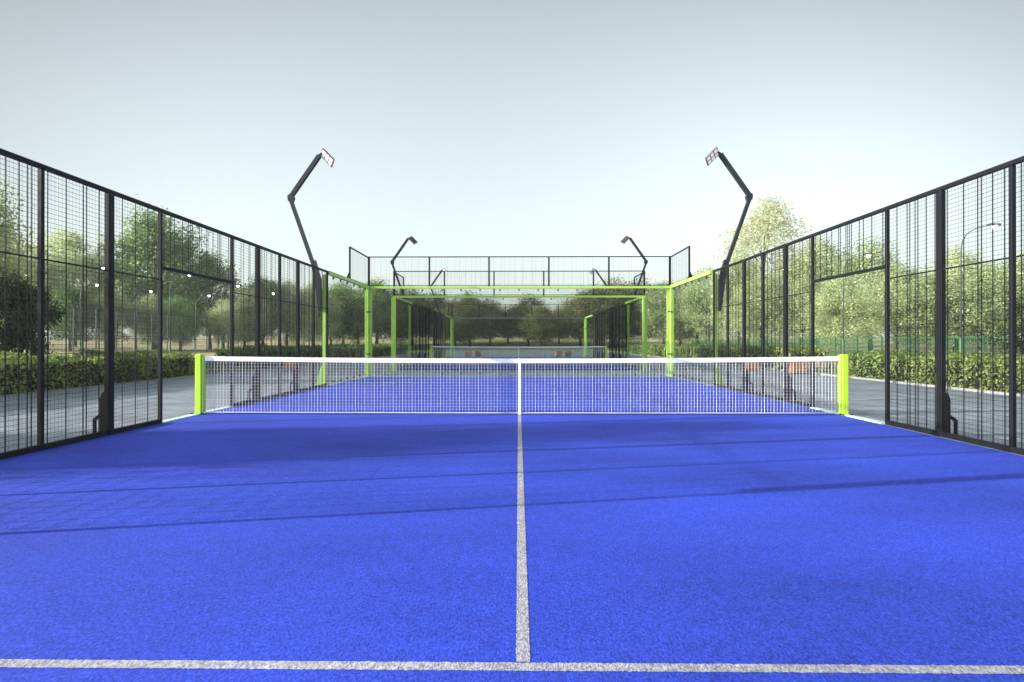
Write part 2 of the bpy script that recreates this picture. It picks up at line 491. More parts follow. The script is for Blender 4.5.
def back_wall(label):
    t = thing('glass_wall', label, 'glass wall', (0, 10.06, 0), 0, 'glass end walls of the courts')
    for k in range(5):
        x = -4.84 + k * 1.936
        glass_panel(t, 'y', 10.06, x + 0.006, x + 1.93, 0.02, 2.93, CL)
    b = MB(); b.box(-5.08, 5.08, 10.02, 10.11, 2.935, 3.01); b.build('top_rail', M['lime'], t)
    for s in (-1, 1):
        x0, x1 = sorted((s * 4.945, s * 5.027))
        b = MB(); b.box(x0, x1, 10.09, 10.17, 0.0, 2.934, bevel=0.004); b.build('post', M['lime'], t)
    # wire screen on top
    for x in (-5.03, -3, -1, 1, 3, 5.03):
        w = 0.035 if abs(x) > 5 else 0.025
        b = MB(); b.box(x - w, x + w, 10.04, 10.09, 3.011, 3.98); b.build('screen_post', M['black'], t)
    b = MB(); b.box(-5.06, 5.06, 10.045, 10.085, 3.981, 4.01); b.build('screen_rail', M['black'], t)
    b = MB(); b.box(-5.0, 5.0, 10.05, 10.08, 3.034, 3.055)
    wire_mesh(b, 'y', 10.065, -5.0, 5.0, 3.05, 3.985, random.Random(3), 0.05, 0.0007, 0.0007, True, 0.0012)
    b.build('screen_mesh', M['wire'], t)
    return t
def side_wall(s, label):
    X = s * 5.06
    t = thing('glass_side_wall', label, 'glass wall', (X, 8.0, 0), 0, 'glass side walls of the courts')
    for k in range(2):
        y = 6.10 + k * 1.93
        glass_panel(t, 'x', X - s * 0.02, y + 0.006, y + 1.925, 0.02, 2.93, CL)
    b = MB(); b.box(X - 0.045, X + 0.045, 6.04, 10.018, 2.936, 3.029); b.build('top_rail', M['lime'], t)
    e = lambda k: X + s * k
    def post(y0, y1, k0, k1):
        b = MB(); x0, x1 = sorted((e(k0), e(k1))); b.box(x0, x1, y0, y1, 0.0, 2.934, bevel=0.005)
        return b.build('post', M['lime'], t)
    p = post(6.04, 6.12, 0.05, 0.15)
    b = MB()       # green foot behind the post
    b.prism([(e(0.152), 0.0), (e(0.30), 0.0), (e(0.30), 0.1), (e(0.21), 0.42), (e(0.152), 0.6)], 6.05, 6.11)
    b.build('foot_bracket', M['lime'], t)
    p = post(9.98, 10.10, -0.03, 0.085)
    for z in (0.75, 2.15):
        b = MB(); x0, x1 = sorted((e(-0.12), e(0.02))); b.box(x0, x1, 9.955, 9.979, z - 0.02, z + 0.02); b.build('bolt', M['darkfoot'], p)
    # raised wire screen on the last two metres
    b = MB(); b.box(X - 0.022, X + 0.022, 7.98, 8.03, 3.03, 4.0); b.build('screen_post', M['black'], t)
    b = MB(); x0, x1 = sorted((e(0.024), e(0.2))); b.prism([(x0, 3.032), (x1, 3.032), (x1 if s < 0 else x0, 3.26), (x0 if s < 0 else x0, 3.26)] if False else [(e(0.024), 3.032), (e(0.12), 3.032), (e(0.024), 3.24)], 7.99, 8.02); b.build('brace', M['black'], t)
    b = MB(); b.box(X - 0.018, X + 0.018, 8.032, 10.036, 3.965, 4.0); b.build('screen_rail', M['black'], t)
    b = MB(); b.box(X - 0.012, X + 0.012, 8.032, 10.036, 3.034, 3.054)
    wire_mesh(b, 'x', X, 8.03, 10.03, 3.05, 3.97, random.Random(5), 0.05, 0.0007, 0.0007, True, 0.0012)
    b.build('screen_mesh', M['wire'], t)
    return t
bw = back_wall('clear glass end wall of the near court with lime posts and a tall wire screen on top')
place(copy_tree(bw), (0, CY[1] - 10.06, 0), PI, 'second lime framed glass wall across the gap, front end of the second court')
fw = place(copy_tree(bw), (0, CY[1] + 10.06, 0), 0, 'farthest glass end wall, seen through the others in front of the dark trees')
for ch in fw.children:
    if ch.name.startswith('top_rail'):
        ch.data = ch.data.copy(); ch.data.materials.clear(); ch.data.materials.append(M['dullrail']); ch['label'] = 'dull grey top rail'
WORD = {-1: 'left', 1: 'right'}
for s in (-1, 1):
    w = side_wall(s, 'glass side wall with sloping lime top rail at the %s far corner of the near court' % WORD[s])
    place(copy_tree(w), (s * 5.06, CY[1] + 8, 0), 0, 'small far %s glass side wall at the back corner of the second court' % WORD[s])
    place(copy_tree(w), (-s * 5.06, CY[1] - 8, 0), PI, 'glass side wall at the front %s corner of the second court' % WORD[-s])

# ------------------------------------------------------------------ nets
def net(label):
    t = thing('tennis_net', label, 'net', (0, 0, 0), 0, 'white nets across the courts')
    top = lambda x: 0.918 - 0.036 * (1 - (abs(x) / 5.0) ** 2)
    for s in (-1, 1):
        b = MB(); x0, x1 = sorted((s * 5.02, s * 5.112)); b.box(x0, x1, -0.05, 0.05, 0.0, 0.95, bevel=0.006)
        p = b.build('post', M['netlime'], t)
        for k in (4.99, 5.15):
            b = MB(); b.box(s * k - 0.022, s * k + 0.022, -0.09, -0.05, 0.012, 0.03, bevel=0.004)
            b.build('foot_bolt', M['darkfoot'], p)
        b = MB(); x0, x1 = sorted((s * 4.99, s * 5.018)); b.box(x0, x1, -0.03, 0.05, 0.03, 0.93, bevel=0.004); b.build('net_rail', M['lime'], p)
    n = 40
    b = MB()
    for i in range(n):
        x0, x1 = -4.98 + 9.96 * i / n, -4.98 + 9.96 * (i + 1) / n
        z0, z1 = top(x0), top(x1)
        vs = []
        for x, z in ((x0, z0), (x1, z1)):
            vs += [(x, -0.009, z - 0.072), (x, 0.009, z - 0.072), (x, 0.009, z - 0.004), (x, 0.0, z), (x, -0.009, z - 0.004)]
        fs = [(k, (k + 1) % 5, 5 + (k + 1) % 5, 5 + k) for k in range(5)]
        if i == 0: fs.append((4, 3, 2, 1, 0))
        if i == n - 1: fs.append((5, 6, 7, 8, 9))
        b.add(vs, fs)
    b.build('top_band', M['white'], t)
    rng = random.Random(4)
    b = MB()
    m = 200
    for i in range(1, m):
        x = -4.98 + 9.96 * i / m
        b.bar((x, 0, 0.04), (x, 0, top(x) - 0.072), 0.0042 if i % 3 else 0.0066, caps=False)
    for j in range(17):
        f = j / 16.6
        pts = [-4.98 + 9.96 * i / 20 for i in range(21)]
        for xa, xb in zip(pts, pts[1:]):
            za = 0.035 + (top(xa) - 0.11) * f + 0.002 * math.sin(xa * 2 + j); zb = 0.035 + (top(xb) - 0.11) * f + 0.002 * math.sin(xb * 2 + j)
            b.bar((xa, 0, za), (xb, 0, zb), 0.0023, caps=False)
    b.build('netting', M['cord'], t)
    b = MB(); b.tube([(-4.98, 0, 0.033), (0, 0, 0.026), (4.98, 0, 0.033)], [0.008] * 3, 6); b.build('bottom_cord', M['cord'], t)
    b = MB(); b.box(-0.022, 0.022, -0.013, -0.010, 0.006, top(0) + 0.002); b.box(-0.022, 0.022, 0.010, 0.013, 0.006, top(0) + 0.002); b.box(-0.022, 0.022, -0.0098, 0.0098, top(0) + 0.0005, top(0) + 0.0022)
    b.build('centre_strap', M['white'], t)
    return t
nt_ = net('white corded net with lime posts stretched across the near blue court')
place(copy_tree(nt_), (0, CY[1], 0), 0, 'small distant net across the second court, seen behind the near net')

# ------------------------------------------------------------------ floodlight poles
def floodlight(s, label):
    X = s * 5.06
    t = thing('floodlight_pole', label, 'floodlight', (X, 6.0, 0), 0, 'bent floodlight poles along the courts')
    e = lambda k: X + s * k
    y0, y1 = 5.93, 6.03
    b = MB(); b.prism([(e(0.155), 1.96), (e(0.155), 2.78), (e(0.30), 3.30), (e(0.42), 3.26), (e(0.33), 2.78), (e(0.21), 1.96)], y0, y1)
    b.build('mounting_plate', M['mast'], t)
    b = MB(); b.bar((e(0.33), 5.98, 3.1), (e(0.97), 5.98, 4.92), 0.085, 0.1, up=(0, 1, 0)); b.build('mast', M['mast'], t)
    b = MB(); b.prism([(e(0.90), 4.82), (e(1.02), 4.86), (e(1.03), 5.0), (e(0.93), 5.06), (e(0.86), 4.95)], 5.92, 6.04); b.build('knuckle', M['mast'], t)
    b = MB(); b.bar((e(0.975), 5.98, 4.95), (e(0.20), 5.98, 6.06), 0.1, 0.11, up=(0, 1, 0)); b.build('arm', M['mast'], t)
    L = Vector((-s * 0.70, 0, -0.714)).normalized()
    q = Vector((s * 0.714, 0, -0.70)).normalized()        # straight under the panel
    ph = R(40)
    n = (q * math.cos(ph) + Vector((0, -1, 0)) * math.sin(ph)).normalized()
    W = n.cross(L).normalized()
    base = Vector((e(0.20), 5.96, 6.06))
    c = Vector((e(-0.02), 5.95, 5.99))
    def slab(b, c, a, d, th):
        b.bar(c - n * th / 2, c + n * th / 2, a, d, up=W)
    def oriented(b, c, l, w, th):
        vs = []
        for k in (-1, 1):
            for i, j in ((-1, -1), (1, -1), (1, 1), (-1, 1)):
                vs.append(c + L * (i * l / 2) + W * (j * w / 2) + n * (k * th / 2))
        b.add(vs, [(3, 2, 1, 0), (4, 5, 6, 7), (0, 1, 5, 4), (1, 2, 6, 5), (2, 3, 7, 6), (3, 0, 4, 7)])
    b = MB(); oriented(b, c, 0.42, 0.28, 0.035)
    for k in range(-2, 3):                                   # cooling ribs on the back
        oriented(b, c - n * 0.035 + W * (k * 0.05), 0.36, 0.012, 0.035)
    h = b.build('lamp_head', M['headframe'], t)
    b = MB(); b.bar(base, c - L * 0.18 - n * 0.03, 0.05); b.build('bracket', M['mast'], h)
    for i in (-1, 0, 1):
        for j in (-1, 1):
            b = MB(); oriented(b, c + L * (i * 0.132) + W * (j * 0.066) + n * 0.021, 0.1, 0.1, 0.008)
            b.build('lamp', M['led'], h)
    return t
FL = {s: floodlight(s, 'tall bent floodlight pole rising above the %s side fence beside the near court' % WORD[s]) for s in (-1, 1)}
for s in (-1, 1):
    place(copy_tree(FL[s]), (s * 5.06, CY[1] + 6, 0), 0, 'smallest %s floodlight pole, at the far end of the second court' % WORD[s])
    place(copy_tree(FL[s]), (-s * 5.06, CY[1] - 6, 0), PI, 'middle sized %s floodlight pole just behind the glass end wall' % WORD[-s])
place(copy_tree(FL[1]), (-5.06, -6, 0), PI, 'bent floodlight pole whose long shadow crosses the near blue turf')

# ------------------------------------------------------------------ wooden cube seats
def stool():
    t = thing('wooden_stool', 'x', 'stool', (0, 0, 0), 0, 'orange wooden cube stools')
    b = MB()
    for k in range(5):
        y = -0.245 + k * 0.0995
        b.box(-0.245, 0.245, y, y + 0.09, 0.41, 0.445, bevel=0.004)
    b.build('seat', M['wood'], t)
    b = MB()
    for k in range(5):
        x = -0.24 + k * 0.0975
        b.box(x, x + 0.088, -0.24, -0.216, 0.04, 0.405); b.box(x, x + 0.088, 0.216, 0.24, 0.04, 0.405)
        if 0 < k < 4 or True:
            y = -0.214 + k * 0.0865
            b.box(-0.24, -0.216, y, y + 0.08, 0.04, 0.405); b.box(0.216, 0.24, y, y + 0.08, 0.04, 0.405)
    b.build('slatted_side', M['wood'], t)
    b = MB(); b.box(-0.205, 0.205, -0.205, 0.205, 0.0, 0.4); b.build('base', M['darkfoot'], t)
    return t
bp = stool()
BL = [(795.5, 20.8, 'orange wooden cube stool behind the right fence, nearer of the two beyond the net'),
      (749, 23.0, 'orange wooden cube stool behind the right fence, farther of the two beyond the net'),
      (291, 23.0, 'shaded wooden cube stool standing behind the left side fence'),
      (468, 45.6, 'orange cube stool behind the far glass, outermost of the left pair'),
      (478, 45.9, 'orange cube stool behind the far glass, inner one of the left pair'),
      (558.5, 45.6, 'orange cube stool behind the far glass, inner one of the right pair'),
      (568, 45.8, 'orange cube stool behind the far glass, outermost of the right pair')]
for i, (px, d, lb) in enumerate(BL):
    place(bp if i == 0 else copy_tree(bp), ((px - 518.5) * d / 569.0, d - 8.95, 0), R(2 * (i % 3)), lb)

# ------------------------------------------------------------------ leaves
def leaf_arrays(P, Nrm, size, rng, aspect=0.6):
    n = len(P)
    rnd = rng.normal(size=(n, 3))
    t = np.cross(Nrm, rnd); t /= np.linalg.norm(t, axis=1)[:, None] + 1e-9
    w = np.cross(Nrm, t)
    s = size[:, None]
    V = np.stack([P - t * s * 0.5, P + w * s * 0.5 * aspect, P + t * s * 0.5, P - w * s * 0.5 * aspect], axis=1)
    V[:, 2] += Nrm * s * 0.12
    return V.reshape(-1, 3)
def quads_mesh(name, V, mats, extra=None):
    """mesh of separate quads, plus an optional MB whose faces use material 1"""
    n = len(V) // 4
    ev, ef = ([], []) if extra is None else (extra.v, extra.f)
    me = bpy.data.meshes.new(name)
    nv = len(V) + len(ev)
    loops = list(range(4 * n)); 
    starts = np.arange(n) * 4; totals = np.full(n, 4)
    if ev:
        V = np.concatenate([V, np.array([tuple(p) for p in ev])])
        st = 4 * n
        es, et = [], []
        for f in ef:
            loops += [i + 4 * n for i in f]; es.append(st); et.append(len(f)); st += len(f)
        starts = np.concatenate([starts, es]); totals = np.concatenate([totals, et])
    me.vertices.add(nv); me.loops.add(len(loops)); me.polygons.add(len(starts))
    me.vertices.foreach_set('co', V.astype(np.float32).ravel())
    me.loops.foreach_set('vertex_index', np.array(loops, dtype=np.int32))
    me.polygons.foreach_set('loop_start', starts.astype(np.int32))
    me.polygons.foreach_set('loop_total', totals.astype(np.int32))
    for m in mats: me.materials.append(m)
    if ev:
        me.polygons.foreach_set('material_index', np.concatenate([np.zeros(n, np.int32), np.ones(len(ef), np.int32)]))
    me.update(calc_edges=True)
    return me

def tree_meshes(seed, H, base, rx, n_clump, n_leaf, leaf, clump_r, lean=0.0, top_taper=0.55, leafmat='leaf', gap=0.0):
    """returns crown mesh and trunk mesh for a tree H tall, crown starting at base, half-width rx"""
    rng = np.random.default_rng(seed)
    cz = (H + base) / 2; rz = (H - base) / 2
    cl = []
    while len(cl) < n_clump:
        p = rng.uniform(-1, 1, 3)
        r = np.linalg.norm(p)
        if r > 1 or r < 0.35: continue
        wid = 1.0 if p[2] < -0.1 else 1 - (1 - top_taper) * (p[2] + 0.1) / 1.1
        wid *= 0.85 + 0.3 * math.sin(3 * math.atan2(p[1], p[0]) + seed) * 0.5
        c = np.array([p[0] * rx * wid * 0.92, p[1] * rx * wid * 0.92, cz + p[2] * rz * 0.92])
        cl.append((c, clump_r * rng.uniform(0.55, 1.25)))
    per = n_leaf // n_clump
    Ps, Ns = [], []
    for c, r in cl:
        k = int(per * (r / clump_r) ** 1.5)
        d = rng.normal(size=(k, 3)); d /= np.linalg.norm(d, axis=1)[:, None]
        rad = r * rng.uniform(0.1, 1.0, k) ** 0.5 * (1 + 0.35 * np.abs(rng.normal(size=k)))
        q = c + d * rad[:, None] * np.array([rng.uniform(0.6, 1.4), rng.uniform(0.6, 1.4), rng.uniform(0.5, 1.25)])
        nn = d * 0.7 + rng.normal(size=(k, 3)) * 0.6 + np.array([0, 0, 0.35])
        nn /= np.linalg.norm(nn, axis=1)[:, None]
        Ps.append(q); Ns.append(nn)
    P = np.concatenate(Ps); Nn = np.concatenate(Ns)
    V = leaf_arrays(P, Nn, leaf * rng.uniform(0.6, 1.4, len(P)), rng)
    crown = quads_mesh('crown', V, [M[leafmat]])
    # trunk and limbs
    b = MB()
    r0 = 0.012 * H + 0.05
    pts = [Vector((0, 0, -0.3))]; k = 6
    for i in range(1, k + 1):
        z = H * 0.8 * i / k
        pts.append(Vector((rng.normal() * 0.02 * z, rng.normal() * 0.02 * z, z)))
    b.tube(pts, [r0 * 1.3] + [r0 * (1 - 0.8 * i / k) for i in range(1, k + 1)], 7)
    order = sorted(cl, key=lambda q: q[0][2])
    for c, r in order[::max(1, len(order) // 12)]:
        z0 = max(base * 0.75, min(H * 0.7, c[2] * 0.62))
        f = z0 / (H * 0.8) * k; i = min(k - 1, int(f))
        a = pts[i].lerp(pts[i + 1], f - i); e = Vector(c)
        mid = a.lerp(e, 0.5) + Vector((0, 0, 0.12 * (e - a).length))
        b.tube([a, mid, e], [r0 * 0.42, r0 * 0.25, r0 * 0.08], 5)
    tr = MB.build(b, 'trunk', M['bark'], smooth=True)
    tm = tr.data
    bpy.data.objects.remove(tr)
    return crown, tm

KIND = {
    'row': [tree_meshes(31 + i, 10.0, 1.3, 3.7, 130, 30000, 0.17, 0.92) for i in range(4)],
    'olive': [tree_meshes(41 + i, 10.0, 1.1, 3.7, 130, 26000, 0.19, 0.95, leafmat='leafolive') for i in range(4)],
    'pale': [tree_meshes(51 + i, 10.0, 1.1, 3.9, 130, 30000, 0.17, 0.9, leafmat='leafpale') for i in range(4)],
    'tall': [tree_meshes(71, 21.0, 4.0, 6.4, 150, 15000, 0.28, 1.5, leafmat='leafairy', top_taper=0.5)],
    'big': [tree_meshes(81, 19.0, 2.5, 7.0, 130, 34000, 0.33, 1.6)],
    'dark': [tree_meshes(91 + i, 3.3, 0.5, 1.75, 75, 26000, 0.085, 0.42, leafmat='leafdark') for i in range(2)],
}
tree_count = {}
def tree(kind, x, y, label, h=1.0, w=1.0, group=None, name='leafy_tree', rz=None):
    i = tree_count.get(kind, 0); tree_count[kind] = i + 1
    cm, tm = KIND[kind][i % len(KIND[kind])]
    rr = random.Random(i * 17 + len(kind))
    t = thing(name, label, 'tree', (x, y, gz(x, y) - 0.03), rr.uniform(0, 6.28) if rz is None else rz, group)
    t.scale = (w, w, h)
    c = bpy.data.objects.new('crown', cm); link(c); c.parent = t
    k = bpy.data.objects.new('trunk', tm); link(k); k.parent = t
    return t
def at(px, d):                      # ground position of a photo column at a distance from the camera
    return (px - 518.5) * d / 569.0, d - 8.95
def top_h(py, d): return 1.12 + (340 - py) * d / 569.0

ORD = ['first', 'second', 'third', 'fourth', 'fifth', 'sixth', 'seventh', 'eighth', 'ninth', 'tenth', 'eleventh', 'twelfth', 'thirteenth', 'fourteenth', 'fifteenth', 'sixteenth', 'seventeenth', 'eighteenth', 'nineteenth', 'twentieth', 'last']
# row behind the far court
row = [(342, 103, 279), (358, 96, 288), (376, 98, 275), (396, 100, 290), (412, 108, 285), (434, 104, 289), (455, 98, 295), (470, 101, 290), (490, 106, 297), (508, 112, 306), (528, 104, 291), (541, 97, 302), (559, 111, 305), (580, 103, 289), (596, 97, 283), (613, 100, 277), (628, 106, 281), (645, 104, 279), (664, 96, 276), (680, 99, 284), (697, 101, 272)]
for i, (px, d, py) in enumerate(row):
    x, y = at(px, d)
    h = (top_h(py, d) - gz(x, y)) / 10.0
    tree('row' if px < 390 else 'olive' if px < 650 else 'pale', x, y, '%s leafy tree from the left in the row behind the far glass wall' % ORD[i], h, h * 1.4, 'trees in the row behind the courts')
# second rank behind, showing through the gaps
rank = [(356, 140, 288), (392, 138, 296), (422, 142, 300), (448, 138, 298), (478, 141, 303), (507, 142, 312), (545, 146, 314), (572, 139, 303), (600, 140, 292), (626, 143, 286), (655, 139, 288), (684, 142, 282)]
for i, (px, d, py) in enumerate(rank):
    x, y = at(px, d)
    h = (top_h(py, d) - gz(x, y)) / 10.0
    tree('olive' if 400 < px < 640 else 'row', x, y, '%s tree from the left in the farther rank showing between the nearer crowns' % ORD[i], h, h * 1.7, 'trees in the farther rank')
# left side beyond the ball court fence
x, y = at(152, 78)
tree('big', x, y, 'largest broad green tree on the left, rising over the mesh doorway', 1.0, 1.2)
x, y = at(208, 84)
tree('big', x, y, 'big shaded tree just right of the largest tree on the left', 0.76, 0.85)
left = [(-30, 62, 248), (22, 70, 236), (70, 74, 222), (66, 62, 282), (110, 66, 283), (150, 70, 292), (178, 68, 292), (222, 72, 298), (243, 76, 280), (262, 80, 272), (286, 84, 276), (312, 90, 280), (330, 95, 284)]
for i, (px, d, py) in enumerate(left):
    x, y = at(px, d)
    h = (top_h(py, d) - gz(x, y)) / 10.0
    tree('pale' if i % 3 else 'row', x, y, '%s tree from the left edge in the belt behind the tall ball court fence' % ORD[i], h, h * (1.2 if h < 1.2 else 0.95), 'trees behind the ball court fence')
# trees left of the picture that shade the second court
for i, (x, y, h) in enumerate(((-29, 9.5, 1.4), (-31, 14.5, 1.45), (-29.5, 20, 1.15), (-33, 26, 0.85))):
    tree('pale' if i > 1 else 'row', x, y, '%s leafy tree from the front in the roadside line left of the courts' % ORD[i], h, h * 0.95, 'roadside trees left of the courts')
tree('olive', -15.2, -5.0, 'small leafy tree left of the near court, throwing a band of shade across the turf', 0.56, 0.42)
# right side behind the green railing
x, y = at(765, 86)
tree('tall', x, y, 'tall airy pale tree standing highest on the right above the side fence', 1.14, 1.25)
right = [(708, 84, 262), (738, 70, 252), (760, 62, 268), (800, 60, 272), (815, 76, 232), (840, 50, 276), (868, 66, 236), (893, 55, 262), (925, 48, 268), (952, 58, 248), (985, 46, 262), (1020, 52, 246), (1060, 50, 240)]
for i, (px, d, py) in enumerate(right):
    x, y = at(px, d)
    h = (top_h(py, d) - gz(x, y)) / 10.0
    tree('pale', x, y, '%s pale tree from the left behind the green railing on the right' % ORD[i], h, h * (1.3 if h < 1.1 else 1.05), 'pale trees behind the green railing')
# two dark round trees just behind the hedges
tree('dark', -13.9, 6.3, 'dark round tree at the left edge of the view behind the hedge', 1.0, 0.72, name='round_tree')
tree('dark', 14.55, 6.2, 'dark round tree at the right edge of the view behind the hedge', 0.86, 0.9, name='round_tree')

# ------------------------------------------------------------------ hedges
def hedge(x0, x1, y0, y1, h, label, leaf, dens, seed, name='hedge', cat='hedge', group='clipped hedges along the paving'):
    rng = np.random.default_rng(seed)
    cx, cyy = (x0 + x1) / 2, (y0 + y1) / 2
    W, Ly = x1 - x0, y1 - y0
    bump = lambda a, b: 0.06 * np.sin(a * 1.9 + seed) + 0.05 * np.sin(a * 4.3 + b * 3 + seed * 2) + 0.035 * np.sin(a * 9.1 + b * 5)
    areas = [('top', W * Ly), ('in', h * Ly), ('out', h * Ly), ('f', h * W), ('b', h * W)]
    Ps, Ns = [], []
    for nm, A in areas:
        n = int(A * dens * (0.6 if nm in ('out', 'in') and ((nm == 'out' and cx < 0 and False)) else 1.0))
        u, v, dp = rng.uniform(0, 1, n), rng.uniform(0, 1, n), rng.exponential(0.055, n) - 0.035
        if nm == 'top':
            P = np.stack([x0 + u * W, y0 + v * Ly, h - dp], 1); P[:, 2] += bump(P[:, 1], P[:, 0]); nn = np.array([0, 0, 1.0])
        elif nm in ('in', 'out'):
            sg = 1 if nm == 'in' else -1
            P = np.stack([(x1 if sg > 0 else x0) - sg * dp, y0 + v * Ly, 0.03 + u * h], 1); P[:, 0] += sg * bump(P[:, 1], P[:, 2]); nn = np.array([sg, 0, 0.2])
        else:
            sg = -1 if nm == 'f' else 1
            P = np.stack([x0 + v * W, (y0 if sg < 0 else y1) - sg * dp, 0.03 + u * h], 1); P[:, 1] += sg * bump(P[:, 0], P[:, 2]); nn = np.array([0, sg, 0.2])
        q = nn + rng.normal(size=(n, 3)) * 0.6
        Ps.append(P); Ns.append(q / np.linalg.norm(q, axis=1)[:, None])
    # stray shoots
    n = int(W * Ly * 10)
    P = np.stack([x0 + rng.uniform(0, 1, n) * W, y0 + rng.uniform(0, 1, n) * Ly, h + rng.exponential(0.06, n)], 1)
    q = rng.normal(size=(n, 3)); Ps.append(P); Ns.append(q / np.linalg.norm(q, axis=1)[:, None])
    P = np.concatenate(Ps); Nn = np.concatenate(Ns)
    V = leaf_arrays(P, Nn, leaf * rng.uniform(0.6, 1.4, len(P)), rng)
    V -= np.array([cx, cyy, 0])
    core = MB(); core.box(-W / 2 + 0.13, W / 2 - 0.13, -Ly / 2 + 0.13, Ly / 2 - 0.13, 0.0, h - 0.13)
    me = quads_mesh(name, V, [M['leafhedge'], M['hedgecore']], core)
    o = bpy.data.objects.new(name, me); link(o); o.location = (cx, cyy, -0.02)
    return tag(o, label, cat, group)
hedge(-12.4, -10.75, -3.0, 9.8, 0.78, 'nearest clipped hedge along the left paving, in front of the dark round tree', 0.075, 520, 1)
hedge(-12.4, -10.75, 14.0, 46.0, 0.86, 'long clipped hedge on the left beyond the planter, running past the second court', 0.11, 230, 2)
hedge(10.75, 12.4, -3.0, 9.8, 0.76, 'nearest clipped hedge along the right paving, sunlit yellow green', 0.075, 520, 3)
hedge(10.75, 12.4, 14.0, 46.0, 0.86, 'long clipped hedge on the right beyond the planter, running past the second court', 0.11, 230, 4)
def planter(s):
    t = thing('planter', 'low brown planter wall set in the %s hedge gap' % WORD[s], 'planter', (s * 11.9, 11.85, 0), 0, 'planters in the hedge gaps')
    X = s * 11.9
    b = MB()
    b.box(X - 0.5, X + 0.5, 10.05, 10.15, 0, 0.56); b.box(X - 0.5, X + 0.5, 13.55, 13.65, 0, 0.56)
    b.box(X - 0.5, X - 0.4, 10.153, 13.547, 0, 0.56); b.box(X + 0.4, X + 0.5, 10.153, 13.547, 0, 0.56)
    b.build('wall', M['concrete'], t)
    b = MB(); b.box(X - 0.398, X + 0.398, 10.155, 13.545, 0.3, 0.48); b.build('soil', M['soil'], t)
    x0, x1 = sorted((s * 10.75, s * 11.3))
    hedge(x0, x1, 9.95, 13.8, 0.17, 'strip of low ground cover before the %s planter' % WORD[s], 0.07, 420, 12 + s, 'ground_cover', 'ground cover', None)
for s in (-1, 1): planter(s)

# ------------------------------------------------------------------ green railing on the right
def railing():
    X = 21.0
    t = thing('railing_fence', 'low green metal railing fence beyond the right hand hedge', 'fence', (X, 5, 0))
    y = 5.0
    while y < 62:
        b = MB(); b.box(X - 0.035, X + 0.035, y - 0.035, y + 0.035, -0.03, 1.5); b.build('post', M['railgreen'], t)
        if y + 2.4 < 62.5:
            b = MB()
            for z in (0.2, 1.36): b.box(X - 0.02, X + 0.02, y + 0.037, y + 2.363, z, z + 0.05)
            for k in range(1, 18):
                yy = y + 0.037 + 2.326 * k / 18
                b.box(X - 0.009, X + 0.009, yy - 0.011, yy + 0.011, 0.252, 1.358)
            b.build('bar_panel', M['railgreen'], t)
        y += 2.4
railing()

# ------------------------------------------------------------------ tall ball court fence on the left
def cage():
    X = -38.0
    t = thing('ball_court_fence', 'tall dark wire fence of the ball court in the trees on the left', 'fence', (X, 34, 0))
    y = 34.0
    k = 0
    while y < 106:
        b = MB(); b.box(X - 0.04, X + 0.04, y - 0.04, y + 0.04, -0.2, 4.1); b.build('post', M['cagewire'], t)
        y += 2.6; k += 1
    y1 = y - 2.6
    for z in (4.1, 1.45, 0.15):
        b = MB(); b.box(X - 0.03, X + 0.03, 34, y1, z, z + 0.06); b.build('rail', M['cagewire'], t)
    b = MB()
    yy = 34.0
    while yy < y1:
        b.bar((X + 0.045, yy, 0.2), (X + 0.045, yy, 4.1), 0.012, caps=False); yy += 0.2
    z = 0.35
    while z < 4.1:
        b.bar((X + 0.05, 34, z), (X + 0.05, y1, z), 0.012, caps=False); z += 0.2
    b.build('wire_mesh', M['cagewire'], t)
cage()
def hoop():
    x, y = at(226, 92)
    t = thing('basketball_hoop', 'white edged basketball backboard on a post behind the ball court fence', 'basketball hoop', (x, y, 0), R(28))
    def rel(b, name, m): return b.build(name, m, t, origin=(0, 0, 0))
    b = MB(); b.tube([(0, 0.9, -0.3), (0, 0.9, 2.9), (0, 0.1, 3.3)], [0.08, 0.07, 0.06], 8); rel(b, 'post', M['cagewire'])
    b = MB(); b.box(-0.62, 0.62, -0.02, 0.02, 2.75, 3.75); rel(b, 'backboard', M['boarddark'])
    b = MB()
    for x0, x1, z0, z1 in ((-0.66, 0.66, 3.68, 3.8), (-0.66, 0.66, 2.7, 2.8), (-0.66, -0.56, 2.8, 3.68), (0.56, 0.66, 2.8, 3.68)): b.box(x0, x1, -0.03, -0.022, z0, z1)
    rel(b, 'board_edge', M['board'])
    b = MB(); b.tube([(0.23 * math.cos(a), -0.28 + 0.23 * math.sin(a), 3.05) for a in [2 * PI * i / 16 for i in range(17)]], [0.012] * 17, 5); rel(b, 'rim', M['wood'])
hoop()

# ------------------------------------------------------------------ street lamps
def street_lamp():
    t = thing('street_lamp', 'x', 'street lamp', (0, 0, 0), 0, 'lit street lamps')
    b = MB(); b.tube([(0, 0, -0.1), (0, 0, 1.3)], [0.07, 0.065], 8); b.build('base', M['railgreen'], t, origin=(0, 0, 0))
    b = MB(); b.tube([(0, 0, 1.3), (0, 0, 4.9), (0.06, 0, 5.3), (0.25, 0, 5.62), (0.6, 0, 5.83), (1.15, 0, 5.97)], [0.034, 0.026, 0.022, 0.02, 0.018, 0.018], 8); b.build('pole', M['lampgrey'], t, origin=(0, 0, 0), smooth=True)
    b = MB(); b.box(1.12, 1.58, -0.1, 0.1, 5.95, 6.03, bevel=0.015); h = b.build('lamp_head', M['lampgrey'], t, origin=(0, 0, 0))
    b = MB(); b.tube([(1.38, 0, 5.945), (1.38, 0, 5.88), (1.38, 0, 5.80)], [0.10, 0.10, 0.04], 10); b.build('lamp', M['lamp'], h, origin=(0, 0, 0))
    return t
lp = street_lamp()
